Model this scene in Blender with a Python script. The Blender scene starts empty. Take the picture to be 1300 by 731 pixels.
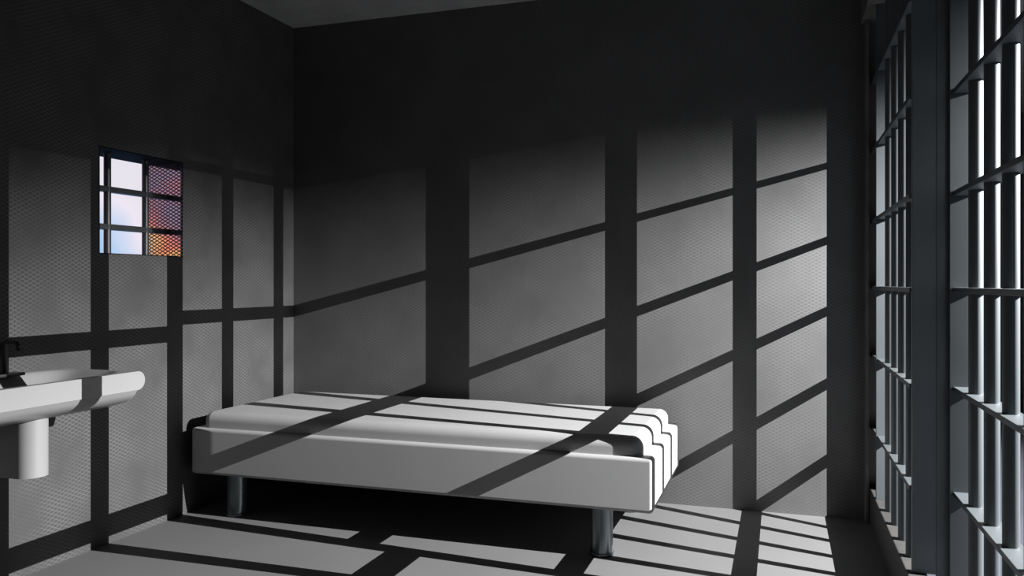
import bpy, bmesh, math, random
from mathutils import Vector, Matrix

random.seed(4)
S = bpy.context.scene
COL = S.collection
H = 1.157                       # eye height above the cell floor

# ------------------------------------------------------------------ camera
FPX = 1026.34
cam_d = bpy.data.cameras.new('camera')
cam = bpy.data.objects.new('camera', cam_d)
COL.objects.link(cam)
cam.location = (0, 0, H)
cam.rotation_euler = (math.pi / 2, 0, 0.3205)
cam_d.sensor_width = 36.0
cam_d.sensor_fit = 'HORIZONTAL'
cam_d.lens = FPX / 1300.0 * 36.0
cam_d.shift_y = -6.58 / 1300.0
cam_d.clip_start = 0.02
S.camera = cam

# ------------------------------------------------------------------ colour management
S.view_settings.view_transform = 'Standard'
S.view_settings.look = 'None'
S.view_settings.gamma = 1.0
S.view_settings.use_curve_mapping = False
S.view_settings.exposure = 0.0

# ------------------------------------------------------------------ sky seen through the window
W = bpy.data.worlds.new('sky')
S.world = W
W.use_nodes = True
nt = W.node_tree
nt.nodes.clear()
N = nt.nodes.new
LK = nt.links.new


def ramp(tree, pts, interp='LINEAR'):
    r = tree.nodes.new('ShaderNodeValToRGB')
    r.color_ramp.interpolation = interp
    el = r.color_ramp.elements
    while len(el) < len(pts):
        el.new(0.5)
    for e, (p, c) in zip(el, pts):
        e.position = p
        e.color = (c[0], c[1], c[2], 1)
    return r


tc = N('ShaderNodeTexCoord')
sep = N('ShaderNodeSeparateXYZ')
LK(tc.outputs['Generated'], sep.inputs[0])
# day side: blue sky with thick pale cloud, whiter with elevation
n1 = N('ShaderNodeTexNoise')
n1.inputs['Scale'].default_value = 9.0
n1.inputs['Detail'].default_value = 2.5
n1.inputs['Roughness'].default_value = 0.45
LK(tc.outputs['Generated'], n1.inputs['Vector'])
ma = N('ShaderNodeMath'); ma.operation = 'MULTIPLY_ADD'
LK(sep.outputs['Z'], ma.inputs[0]); ma.inputs[1].default_value = 3.6
LK(n1.outputs['Fac'], ma.inputs[2])
mb = N('ShaderNodeMath'); mb.operation = 'MULTIPLY_ADD'
LK(sep.outputs['Y'], mb.inputs[0]); mb.inputs[1].default_value = 2.6
mb.inputs[2].default_value = -1.82
mc = N('ShaderNodeMath'); mc.operation = 'ADD'
LK(ma.outputs[0], mc.inputs[0]); LK(mb.outputs[0], mc.inputs[1])
rday = ramp(nt, [(0.42, (0.20, 0.42, 0.76)), (0.66, (0.42, 0.62, 0.88)), (0.88, (0.86, 0.80, 0.90)), (1.0, (0.80, 0.77, 0.84))])
LK(mc.outputs[0], rday.inputs[0])
# sunset side: purple with red and orange cloud low down
n2 = N('ShaderNodeTexNoise')
n2.inputs['Scale'].default_value = 16.0
n2.inputs['Detail'].default_value = 3.0
LK(tc.outputs['Generated'], n2.inputs['Vector'])
md = N('ShaderNodeMath'); md.operation = 'MULTIPLY_ADD'
LK(sep.outputs['Z'], md.inputs[0]); md.inputs[1].default_value = -2.4
LK(n2.outputs['Fac'], md.inputs[2])
rset = ramp(nt, [(0.05, (0.30, 0.17, 0.21)), (0.22, (0.26, 0.22, 0.32)), (0.33, (0.42, 0.20, 0.26)), (0.42, (0.95, 0.25, 0.17)), (0.50, (1.0, 0.62, 0.22)), (0.58, (0.30, 0.26, 0.46))])
LK(md.outputs[0], rset.inputs[0])
side = N('ShaderNodeMapRange')
LK(sep.outputs['Y'], side.inputs[0])
side.inputs[1].default_value = -0.1; side.inputs[2].default_value = 0.35
mixs = N('ShaderNodeMix'); mixs.data_type = 'RGBA'
LK(side.outputs[0], mixs.inputs[0])
LK(rset.outputs[0], mixs.inputs[6]); LK(rday.outputs[0], mixs.inputs[7])
bg = N('ShaderNodeBackground')
LK(mixs.outputs[2], bg.inputs[0])
bg.inputs[1].default_value = 1.0
wo = N('ShaderNodeOutputWorld')
LK(bg.outputs[0], wo.inputs[0])

# ------------------------------------------------------------------ the one lamp, out in the corridor
LAMP = Vector((2.936, 2.851, 1.247 + H))
sd = bpy.data.lights.new('corridor_spot', 'SPOT')
sd.energy = 4600
sd.shadow_soft_size = 0.001
sd.spot_size = math.radians(110)
sd.spot_blend = 0.46
sd.color = (1.0, 1.0, 1.0)
spot = bpy.data.objects.new('corridor_spot', sd)
COL.objects.link(spot)
spot.location = LAMP
_el, _az = math.radians(60), math.radians(11)
_dir = Vector((-math.cos(_el) * math.cos(_az), math.cos(_el) * math.sin(_az), -math.sin(_el)))
spot.rotation_euler = _dir.to_track_quat('-Z', 'Y').to_euler()

# ------------------------------------------------------------------ materials


def new_mat(name):
    m = bpy.data.materials.new(name)
    m.use_nodes = True
    t = m.node_tree
    b = t.nodes['Principled BSDF']
    return m, t, b


def noise_col(t, b, c1, c2, scale, detail=4, src='Object'):
    tcn = t.nodes.new('ShaderNodeTexCoord')
    n = t.nodes.new('ShaderNodeTexNoise')
    n.inputs['Scale'].default_value = scale
    n.inputs['Detail'].default_value = detail
    t.links.new(tcn.outputs[src], n.inputs['Vector'])
    r = ramp(t, [(0.35, c1), (0.65, c2)])
    t.links.new(n.outputs['Fac'], r.inputs[0])
    t.links.new(r.outputs[0], b.inputs['Base Color'])
    return tcn, n, r


def math_node(t, op, a, b=None, c=None):
    n = t.nodes.new('ShaderNodeMath')
    n.operation = op
    for i, v in enumerate((a, b, c)):
        if v is None:
            continue
        if isinstance(v, (int, float)):
            n.inputs[i].default_value = v
        else:
            t.links.new(v, n.inputs[i])
    return n.outputs[0]


def mesh_mask(t, axis, w=0.034, h=0.0175, width=0.2):
    """1 on the strands of a diamond mesh laid over the surface"""
    tcn = t.nodes.new('ShaderNodeTexCoord')
    sp = t.nodes.new('ShaderNodeSeparateXYZ')
    t.links.new(tcn.outputs['Object'], sp.inputs[0])
    a = math_node(t, 'DIVIDE', sp.outputs[axis], w)
    z = math_node(t, 'DIVIDE', sp.outputs['Z'], h)
    u = math_node(t, 'ADD', a, z)
    v = math_node(t, 'SUBTRACT', a, z)
    out = []
    for q in (u, v):
        f = math_node(t, 'FRACT', q)
        d = math_node(t, 'ABSOLUTE', math_node(t, 'SUBTRACT', f, 0.5))
        out.append(math_node(t, 'GREATER_THAN', d, 0.5 - width / 2))
    return tcn, math_node(t, 'MAXIMUM', out[0], out[1])


def wall_mat(name, axis, base, line, rough=0.55, spec=0.5, ior=1.5, metal=0.0):
    m, t, b = new_mat(name)
    b.inputs['IOR'].default_value = ior
    b.inputs['Metallic'].default_value = metal
    tcn, mask = mesh_mask(t, axis)
    n = t.nodes.new('ShaderNodeTexNoise')
    n.inputs['Scale'].default_value = 4.5
    n.inputs['Detail'].default_value = 4
    t.links.new(tcn.outputs['Object'], n.inputs['Vector'])
    patch = t.nodes.new('ShaderNodeMapRange')
    t.links.new(n.outputs['Fac'], patch.inputs[0])
    patch.inputs[1].default_value = 0.35; patch.inputs[2].default_value = 0.62
    patch.inputs[3].default_value = 0.12; patch.inputs[4].default_value = 1.0
    fac = math_node(t, 'MULTIPLY', mask, patch.outputs[0])
    n2_ = t.nodes.new('ShaderNodeTexNoise')
    n2_.inputs['Scale'].default_value = 5.0
    n2_.inputs['Detail'].default_value = 6
    t.links.new(tcn.outputs['Object'], n2_.inputs['Vector'])
    r = ramp(t, [(0.3, tuple(x * 0.93 for x in base)), (0.7, tuple(x * 1.05 for x in base))])
    t.links.new(n2_.outputs['Fac'], r.inputs[0])
    mx = t.nodes.new('ShaderNodeMix'); mx.data_type = 'RGBA'
    t.links.new(fac, mx.inputs[0])
    t.links.new(r.outputs[0], mx.inputs[6])
    mx.inputs[7].default_value = (*line, 1)
    t.links.new(mx.outputs[2], b.inputs['Base Color'])
    b.inputs['Roughness'].default_value = rough
    b.inputs['Specular IOR Level'].default_value = spec
    return m


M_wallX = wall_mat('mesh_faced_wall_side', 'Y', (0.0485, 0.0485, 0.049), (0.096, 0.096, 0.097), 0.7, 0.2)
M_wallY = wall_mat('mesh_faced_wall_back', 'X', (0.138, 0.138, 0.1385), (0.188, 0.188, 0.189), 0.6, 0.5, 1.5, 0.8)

M_floor, t, b = new_mat('smooth_grey_floor')
noise_col(t, b, (0.104, 0.104, 0.1045), (0.110, 0.110, 0.1105), 3.0, 5)
b.inputs['Roughness'].default_value = 0.65
b.inputs['Specular IOR Level'].default_value = 0.3

M_ceil, t, b = new_mat('grey_plaster_ceiling')
noise_col(t, b, (0.25, 0.25, 0.25), (0.30, 0.30, 0.30), 6.0, 8)
b.inputs['Roughness'].default_value = 0.85

M_dark, t, b = new_mat('dark_concrete')
noise_col(t, b, (0.02, 0.02, 0.02), (0.03, 0.029, 0.028), 8.0, 6)
b.inputs['Roughness'].default_value = 0.7

M_jamb, t, b = new_mat('brown_grey_jamb')
noise_col(t, b, (0.07, 0.067, 0.064), (0.10, 0.096, 0.092), 12.0, 6)
b.inputs['Roughness'].default_value = 0.6

M_corr, t, b = new_mat('corridor_wall_paint')
noise_col(t, b, (0.03, 0.032, 0.04), (0.04, 0.042, 0.055), 2.0, 4)
b.inputs['Roughness'].default_value = 0.6

M_steel, t, b = new_mat('blue_grey_steel')
noise_col(t, b, (0.074, 0.084, 0.090), (0.084, 0.094, 0.100), 3.0, 3)
b.inputs['Metallic'].default_value = 0.4
b.inputs['Roughness'].default_value = 0.48

M_steel_lift, t, b = new_mat('shade_lifted_steel')  # same gate steel, colour lightened to lift the shaded stile and stop
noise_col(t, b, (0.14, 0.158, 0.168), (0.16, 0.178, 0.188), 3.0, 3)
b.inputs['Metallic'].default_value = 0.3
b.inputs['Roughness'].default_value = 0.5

M_leg, t, b = new_mat('steel_leg')
noise_col(t, b, (0.13, 0.15, 0.158), (0.16, 0.18, 0.188), 4.0, 3)
b.inputs['Metallic'].default_value = 0.8
b.inputs['Roughness'].default_value = 0.3

M_bed, t, b = new_mat('white_painted_bed_frame')
noise_col(t, b, (0.278, 0.278, 0.278), (0.288, 0.288, 0.288), 3.0, 2)
b.inputs['Roughness'].default_value = 0.5

M_mat, t, b = new_mat('white_mattress_cover')
noise_col(t, b, (0.278, 0.278, 0.278), (0.288, 0.288, 0.288), 5.0, 2)
b.inputs['Roughness'].default_value = 0.6

M_sink, t, b = new_mat('white_sink_ceramic')
noise_col(t, b, (0.215, 0.215, 0.215), (0.22, 0.22, 0.22), 2.0, 2)
b.inputs['Roughness'].default_value = 0.35

M_tap, t, b = new_mat('dark_metal')
noise_col(t, b, (0.03, 0.03, 0.03), (0.05, 0.05, 0.05), 9.0, 2)
b.inputs['Metallic'].default_value = 0.4
b.inputs['Roughness'].default_value = 0.3

M_grate, t, b = new_mat('window_bar_steel')
noise_col(t, b, (0.05, 0.055, 0.06), (0.07, 0.075, 0.08), 9.0, 2)
b.inputs['Metallic'].default_value = 0.3
b.inputs['Roughness'].default_value = 0.35

M_reveal, t, b = new_mat('dark_window_reveal')  # even near-black for sill, head and near jamb
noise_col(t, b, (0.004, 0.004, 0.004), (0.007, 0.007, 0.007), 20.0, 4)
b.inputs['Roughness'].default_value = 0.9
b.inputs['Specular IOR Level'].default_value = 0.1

# polished window lining behind black wire mesh
M_lining, t, b = new_mat('polished_lining_with_wire_mesh')
tcn, mask = mesh_mask(t, 'X', 0.034, 0.0178, 0.3)
mx = t.nodes.new('ShaderNodeMix'); mx.data_type = 'RGBA'
t.links.new(mask, mx.inputs[0])
mx.inputs[6].default_value = (0.82, 0.82, 0.84, 1)
mx.inputs[7].default_value = (0.012, 0.012, 0.014, 1)
t.links.new(mx.outputs[2], b.inputs['Base Color'])
t.links.new(math_node(t, 'SUBTRACT', 1.0, mask), b.inputs['Metallic'])
b.inputs['Roughness'].default_value = 0.06
t.links.new(math_node(t, 'MULTIPLY_ADD', mask, 0.6, 0.05), b.inputs['Roughness'])

# ------------------------------------------------------------------ mesh helpers


def finish(name, bm, m, parent=None, smooth=False, kind=None):
    me = bpy.data.meshes.new(name)
    bmesh.ops.recalc_face_normals(bm, faces=bm.faces[:])
    bm.to_mesh(me)
    bm.free()
    me.materials.append(m)
    if smooth:
        for p in me.polygons:
            p.use_smooth = True
        me.set_sharp_from_angle(angle=math.radians(40))
    o = bpy.data.objects.new(name, me)
    COL.objects.link(o)
    if smooth:
        w = o.modifiers.new('wn', 'WEIGHTED_NORMAL')
        w.keep_sharp = True
    if parent:
        o.parent = parent
    if kind:
        o['kind'] = kind
    return o


def box(bm, x0, x1, y0, y1, z0, z1, bevel=0, seg=3):
    r = bmesh.ops.create_cube(bm, size=1)
    vs = r['verts']
    for v in vs:
        v.co = Vector(((x0 + x1) / 2 + v.co.x * (x1 - x0), (y0 + y1) / 2 + v.co.y * (y1 - y0), (z0 + z1) / 2 + v.co.z * (z1 - z0)))
    if bevel:
        es = list({e for v in vs for e in v.link_edges})
        bmesh.ops.bevel(bm, geom=es, offset=bevel, segments=seg, profile=0.5, affect='EDGES')


def cyl(bm, x, y, z0, z1, r, n=32, r2=None, bevel=0):
    res = bmesh.ops.create_cone(bm, cap_ends=True, segments=n, radius1=r, radius2=r2 if r2 is not None else r, depth=z1 - z0)
    for v in res['verts']:
        v.co += Vector((x, y, (z0 + z1) / 2))
    if bevel:
        es = [e for e in {e for v in res['verts'] for e in v.link_edges} if abs(e.verts[0].co.z - e.verts[1].co.z) < 1e-6]
        bmesh.ops.bevel(bm, geom=es, offset=bevel, segments=3, profile=0.5, affect='EDGES')


def prism(bm, prof, axis, a, b_):
    """closed profile of 2-D points extruded along an axis ('x' or 'z')"""
    def P(p, s):
        return (s, p[0], p[1]) if axis == 'x' else ((p[0], s, p[1]) if axis == 'y' else (p[0], p[1], s))
    v0 = [bm.verts.new(P(p, a)) for p in prof]
    v1 = [bm.verts.new(P(p, b_)) for p in prof]
    n = len(prof)
    bm.faces.new(v0); bm.faces.new(v1[::-1])
    for i in range(n):
        bm.faces.new((v0[i], v0[(i + 1) % n], v1[(i + 1) % n], v1[i]))


def tube(bm, pts, r, n=16):
    pts = [Vector(p) for p in pts]
    rings = []
    for i, p in enumerate(pts):
        d = (pts[min(i + 1, len(pts) - 1)] - pts[max(i - 1, 0)]).normalized()
        q = d.to_track_quat('Z', 'Y')
        rings.append([bm.verts.new(p + q @ Vector((r * math.cos(2 * math.pi * k / n), r * math.sin(2 * math.pi * k / n), 0))) for k in range(n)])
    for a_, b2 in zip(rings, rings[1:]):
        for k in range(n):
            bm.faces.new((a_[k], a_[(k + 1) % n], b2[(k + 1) % n], b2[k]))
    bm.faces.new(rings[0][::-1]); bm.faces.new(rings[-1])


def thing(name, label, cat, loc, group=None):
    o = bpy.data.objects.new(name, None)
    COL.objects.link(o)
    o.empty_display_size = 0.1
    o.location = loc
    o['label'] = label
    o['category'] = cat
    if group:
        o['group'] = group
    return o


def part(name, bm, m, root, smooth=False):
    """mesh drawn in world coordinates, stored relative to its thing's base"""
    bmesh.ops.translate(bm, verts=bm.verts[:], vec=-Vector(root.location))
    return finish(name, bm, m, root, smooth)


# ------------------------------------------------------------------ room shell
XL, YB, ZC = -2.832, 4.281, H + 1.5605
YE = 8.5                          # far end of the corridor
YF = -0.9                         # wall behind the camera
XC = 3.7                          # far side of the corridor
Y1, Y2 = 2.795, 3.314             # window opening along the wall
Z1, Z2 = H + 0.132, H + 0.597

bm = bmesh.new(); box(bm, XL - 0.217, 0.469, YF - 0.1, YB + 0.15, -0.12, 0)
finish('floor', bm, M_floor, kind='structure')
bm = bmesh.new(); box(bm, 0.469, XC + 0.1, YF - 0.1, YE + 0.1, -0.12, 0)
finish('floor', bm, M_corr, kind='structure')
bm = bmesh.new(); box(bm, XL - 0.217, XC + 0.1, YF - 0.1, YE + 0.1, ZC, ZC + 0.12)
finish('ceiling', bm, M_ceil, kind='structure')
bm = bmesh.new(); box(bm, XL - 0.217, 0.76, YB, YB + 0.15, 0, ZC)
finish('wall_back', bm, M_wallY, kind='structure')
bm = bmesh.new(); box(bm, XL - 0.217, XC + 0.1, YF - 0.1, YF, 0, ZC)
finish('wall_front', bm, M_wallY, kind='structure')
bm = bmesh.new(); box(bm, 0.66, XC + 0.1, YE, YE + 0.1, 0, ZC)
finish('wall_corridor_end', bm, M_corr, kind='structure')
bm = bmesh.new(); box(bm, 0.66, 0.76, YB + 0.15, YE, 0, ZC)
finish('wall_corridor_side', bm, M_corr, kind='structure')
bm = bmesh.new(); box(bm, XC, XC + 0.1, YF, YE, 0, ZC)
finish('wall_corridor', bm, M_corr, kind='structure')

# left wall with the window opening, one closed ring mesh
bm = bmesh.new()


def ring_wall(bm, xa, xb, ys, zs):
    g = {}
    for xi, x in enumerate((xa, xb)):
        for i, y in enumerate(ys):
            for j, z in enumerate(zs):
                g[xi, i, j] = bm.verts.new((x, y, z))
    for i in range(3):
        for j in range(3):
            if i == 1 and j == 1:
                continue
            for xi in (0, 1):
                bm.faces.new((g[xi, i, j], g[xi, i + 1, j], g[xi, i + 1, j + 1], g[xi, i, j + 1]))
    for i in range(3):
        for j in (0, 3):
            bm.faces.new((g[0, i, j], g[0, i + 1, j], g[1, i + 1, j], g[1, i, j]))
            bm.faces.new((g[0, j, i], g[0, j, i + 1], g[1, j, i + 1], g[1, j, i]))
    q = [(1, 1), (2, 1), (2, 2), (1, 2)]
    for a_, b2 in zip(q, q[1:] + q[:1]):
        bm.faces.new((g[0, a_[0], a_[1]], g[0, b2[0], b2[1]], g[1, b2[0], b2[1]], g[1, a_[0], a_[1]]))


ring_wall(bm, XL - 0.217, XL, (YF, Y1 - 0.004, Y2 + 0.004, YB), (0, Z1 - 0.004, Z2 + 0.004, ZC))
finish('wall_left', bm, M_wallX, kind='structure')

# window lining: sill, head, near and far jamb
win = bpy.data.objects.new('window_1', None); COL.objects.link(win)
win['kind'] = 'structure'
win.location = (XL - 0.108, (Y1 + Y2) / 2, Z1)
for nm, b4, m in (('window_sill', (XL - 0.217, XL, Y1, Y2, Z1 - 0.004, Z1), M_reveal),
                  ('window_head', (XL - 0.217, XL, Y1, Y2, Z2, Z2 + 0.004), M_reveal),
                  ('window_jamb', (XL - 0.217, XL, Y1 - 0.004, Y1, Z1, Z2), M_reveal),
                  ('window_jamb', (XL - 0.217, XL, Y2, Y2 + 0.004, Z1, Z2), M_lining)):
    bm = bmesh.new(); box(bm, *b4)
    part(nm, bm, m, win)

# right side: jamb by the back wall, kerb under the gate, lintel above, solid wall near the camera
bm = bmesh.new(); box(bm, 0.66, 0.76, 4.048, YB, 0, ZC)  # unseen stub, added to keep lamp light off the back wall's right end
finish('wall_right', bm, M_corr, kind='structure')
bm = bmesh.new(); box(bm, 0.40, 0.62, YF, -0.30, 0, ZC)
finish('wall_right', bm, M_wallX, kind='structure')
bm = bmesh.new(); box(bm, 0.4065, 0.469, -0.30, YB, 0, H - 0.98, 0.004, 2)
finish('trim_1', bm, M_dark, kind='structure')
bm = bmesh.new(); box(bm, 0.372, 0.64, -0.30, YB, H + 1.262, ZC)
box(bm, 0.372, 0.40, YF, -0.30, H + 1.262, ZC)
finish('trim_2', bm, M_jamb, kind='structure')
bm = bmesh.new(); box(bm, 0.389, 0.405, 4.215, YB, 0, H + 1.262, 0.003, 2)
finish('trim_3', bm, M_jamb, kind='structure')

# ------------------------------------------------------------------ cell gate
ZB = H - 0.98                     # top of the kerb
ZT = H + 1.262                    # underside of the lintel
LEVELS = [H + v for v in (0.967, 0.634, 0.296, -0.024, -0.352, -0.700)]


def gate(root, xc, x_in, x_out, bars, y0, y1, z_bot, rail_r=0.03):
    for y in bars:
        bm = bmesh.new(); cyl(bm, xc, y, z_bot, ZT, 0.0205, 40)
        part('bar', bm, M_steel, root, True)
    for z in LEVELS:
        bm = bmesh.new(); box(bm, x_in, x_out, y0, y1, z - 0.0085, z + 0.0085, 0.002, 2)
        part('cross_rail', bm, M_steel, root, True)


A = thing('barred_panel', 'fixed blue-grey steel barred panel next to the back wall, four round bars between flat stiles', 'cell bars', (0.447, 3.58, ZB))
gate(A, 0.447, 0.417, 0.477, [3.802 - 0.2008 * k for k in range(4)], 3.042, YB, ZB)
bm = bmesh.new(); box(bm, 0.411, 0.470, 3.990, 4.008, ZB, ZT, 0.002, 2)
part('stile', bm, M_steel, A, True)
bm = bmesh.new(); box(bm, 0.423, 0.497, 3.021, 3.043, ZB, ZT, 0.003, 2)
part('stile', bm, M_steel_lift, A, True)
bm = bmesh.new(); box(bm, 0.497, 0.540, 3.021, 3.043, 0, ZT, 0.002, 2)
part('door_stop', bm, M_steel_lift, A, True)

B = thing('sliding_barred_door', 'blue-grey steel sliding cell door with round bars, nearest the camera at the right edge', 'cell door', (0.575, 1.3, 0))
gate(B, 0.5745, 0.543, 0.606, [2.828 - 0.2008 * k for k in range(15)], -0.28, 2.999, 0.0)
bm = bmesh.new(); box(bm, 0.531, 0.612, 2.998, 3.021, 0, ZT, 0.003, 2)
part('stile', bm, M_steel, B, True)
bm = bmesh.new(); box(bm, 0.531, 0.612, -0.298, -0.28, 0, ZT, 0.003, 2)
part('stile', bm, M_steel, B, True)

# ------------------------------------------------------------------ window grille
G = thing('window_grille', 'small dark steel grille of round uprights and flat crossbars in the left wall window', 'window bars', (XL - 0.108, (Y1 + Y2) / 2, Z1))
for y in (2.945, 3.180):
    bm = bmesh.new(); cyl(bm, XL - 0.108, y, Z1, Z2, 0.016, 24)
    part('bar', bm, M_grate, G, True)
for z in (H + 0.257, H + 0.430):
    bm = bmesh.new(); box(bm, XL - 0.123, XL - 0.093, Y1, Y2, z - 0.0135, z + 0.0135, 0.003, 2)
    part('crossbar', bm, M_grate, G, True)

# ------------------------------------------------------------------ bed
BX0, BX1, BY0, BY1 = -2.770, -0.492, 3.298, 4.205
BZ0, BZ1 = H - 0.943, H - 0.717
bed = thing('bed_frame', 'long white slab bed frame on four steel legs along the back wall', 'bed', (-1.64, 3.76, 0))
bm = bmesh.new(); box(bm, BX0, BX1, BY0, BY1, BZ0, BZ1, 0.016, 5)
part('platform', bm, M_bed, bed, True)
for x in (-2.575, -0.725):
    for y in (3.40, 4.10):
        bm = bmesh.new(); cyl(bm, x, y, 0.012, BZ0 + 0.003, 0.048, 40)
        lg = part('leg', bm, M_leg, bed, True)
        bm = bmesh.new(); cyl(bm, x, y, 0, 0.014, 0.053, 40, bevel=0.004)
        bmesh.ops.translate(bm, verts=bm.verts[:], vec=-bed.location)
        finish('foot_cap', bm, M_leg, lg, True)

mat = thing('mattress', 'thin white mattress with rounded edges lying on the bed frame', 'mattress', (-1.64, 3.76, BZ1))
bm = bmesh.new(); box(bm, BX0 + 0.045, BX1 - 0.048, BY0 + 0.027, BY1 - 0.03, BZ1, BZ1 + 0.077, 0.0, 1)
es = [e for e in bm.edges if max(v.co.z for v in e.verts) > BZ1 + 0.01]
bmesh.ops.bevel(bm, geom=es, offset=0.045, segments=8, profile=0.5, affect='EDGES')
part('cover', bm, M_mat, mat, True)

# ------------------------------------------------------------------ sink
SX, SY0, SY1 = -2.412, 1.85, 2.607
ZT_, ZB_ = H - 0.350, H - 0.424
sink = thing('wall_sink', 'white wall-hung sink with rounded end and trap cover on the left wall', 'sink', (-2.62, 2.23, H - 0.70))
# rim slab: rounded ends in side profile, basin sunk into the top
bm = bmesh.new()
r = (ZT_ - ZB_) / 2
zc = (ZT_ + ZB_) / 2
prof = [(SY1 - r + r * math.cos(a_), zc + r * math.sin(a_)) for a_ in [math.pi / 2 - math.pi * k / 14 for k in range(15)]]
prof += [(SY0 + r + r * math.cos(a_), zc + r * math.sin(a_)) for a_ in [-math.pi / 2 - math.pi * k / 14 for k in range(15)]]
prism(bm, prof, 'x', XL, SX)
bmesh.ops.recalc_face_normals(bm, faces=bm.faces[:])
top = [f for f in bm.faces if len(f.verts) == 4 and all(abs(v.co.z - ZT_) < 1e-6 for v in f.verts)]
bmesh.ops.delete(bm, geom=top, context='FACES_ONLY')
gy0, gy1 = SY0 + r, SY1 - r
NX, NY = 48, 84


def bowl(x, y):
    u = (x - (XL + SX - 0.012) / 2 - 0.012) / ((SX - XL) / 2 - 0.032)
    v = (y - (gy0 + gy1) / 2) / ((gy1 - gy0) / 2 - 0.005)
    q = (abs(u) ** 4 + abs(v) ** 4) ** 0.25
    t_ = min(max((1.0 - q) / 0.42, 0), 1)
    return ZT_ - 0.062 * (t_ * t_ * (3 - 2 * t_)) ** 0.8


gv = [[bm.verts.new((XL + (SX - XL) * i / NX, gy0 + (gy1 - gy0) * j / NY, bowl(XL + (SX - XL) * i / NX, gy0 + (gy1 - gy0) * j / NY))) for j in range(NY + 1)] for i in range(NX + 1)]
for i in range(NX):
    for j in range(NY):
        bm.faces.new((gv[i][j], gv[i + 1][j], gv[i + 1][j + 1], gv[i][j + 1]))
bmesh.ops.remove_doubles(bm, verts=bm.verts[:], dist=1e-5)
part('basin', bm, M_sink, sink, True)
# undercut belly that tapers back to the wall
bm = bmesh.new()
prof = [(SX - 0.003, ZB_ + 0.001)]
for u, dz_ in ((0.03, 0.018), (0.07, 0.034), (0.13, 0.048), (0.22, 0.060), (0.35, 0.074), (0.5, 0.086), (0.7, 0.098), (1.0, 0.111)):
    prof.append((SX - 0.003 + (XL - SX + 0.003) * u, ZB_ - dz_))
prof.append((XL, ZB_ + 0.001))
prism(bm, prof, 'y', SY0 + 0.035, SY1 - 0.035)
part('underside', bm, M_sink, sink, True)
# trap cover: D-shaped shroud
bm = bmesh.new()
r, px, py = 0.057, -2.585, 2.236
prof = [(XL, py - r), (px, py - r)] + [(px + r * math.sin(a_), py - r * math.cos(a_)) for a_ in [math.pi * k / 20 for k in range(1, 20)]] + [(px, py + r), (XL, py + r)]
prism(bm, prof, 'z', H - 0.700, ZB_ - 0.035)
part('trap_cover', bm, M_sink, sink, True)
# tap
bm = bmesh.new()
box(bm, -2.80, -2.735, 2.235, 2.345, ZT_ - 0.002, ZT_ + 0.010, 0.003, 2)
cyl(bm, -2.775, 2.285, ZT_ + 0.008, ZT_ + 0.125, 0.014, 20)
tube(bm, [(-2.775, 2.285, ZT_ + 0.11), (-2.772, 2.285, ZT_ + 0.122), (-2.76, 2.285, ZT_ + 0.128), (-2.72, 2.285, ZT_ + 0.128), (-2.706, 2.285, ZT_ + 0.124), (-2.70, 2.285, ZT_ + 0.112), (-2.70, 2.285, ZT_ + 0.098)], 0.009)
part('tap', bm, M_tap, sink, True)
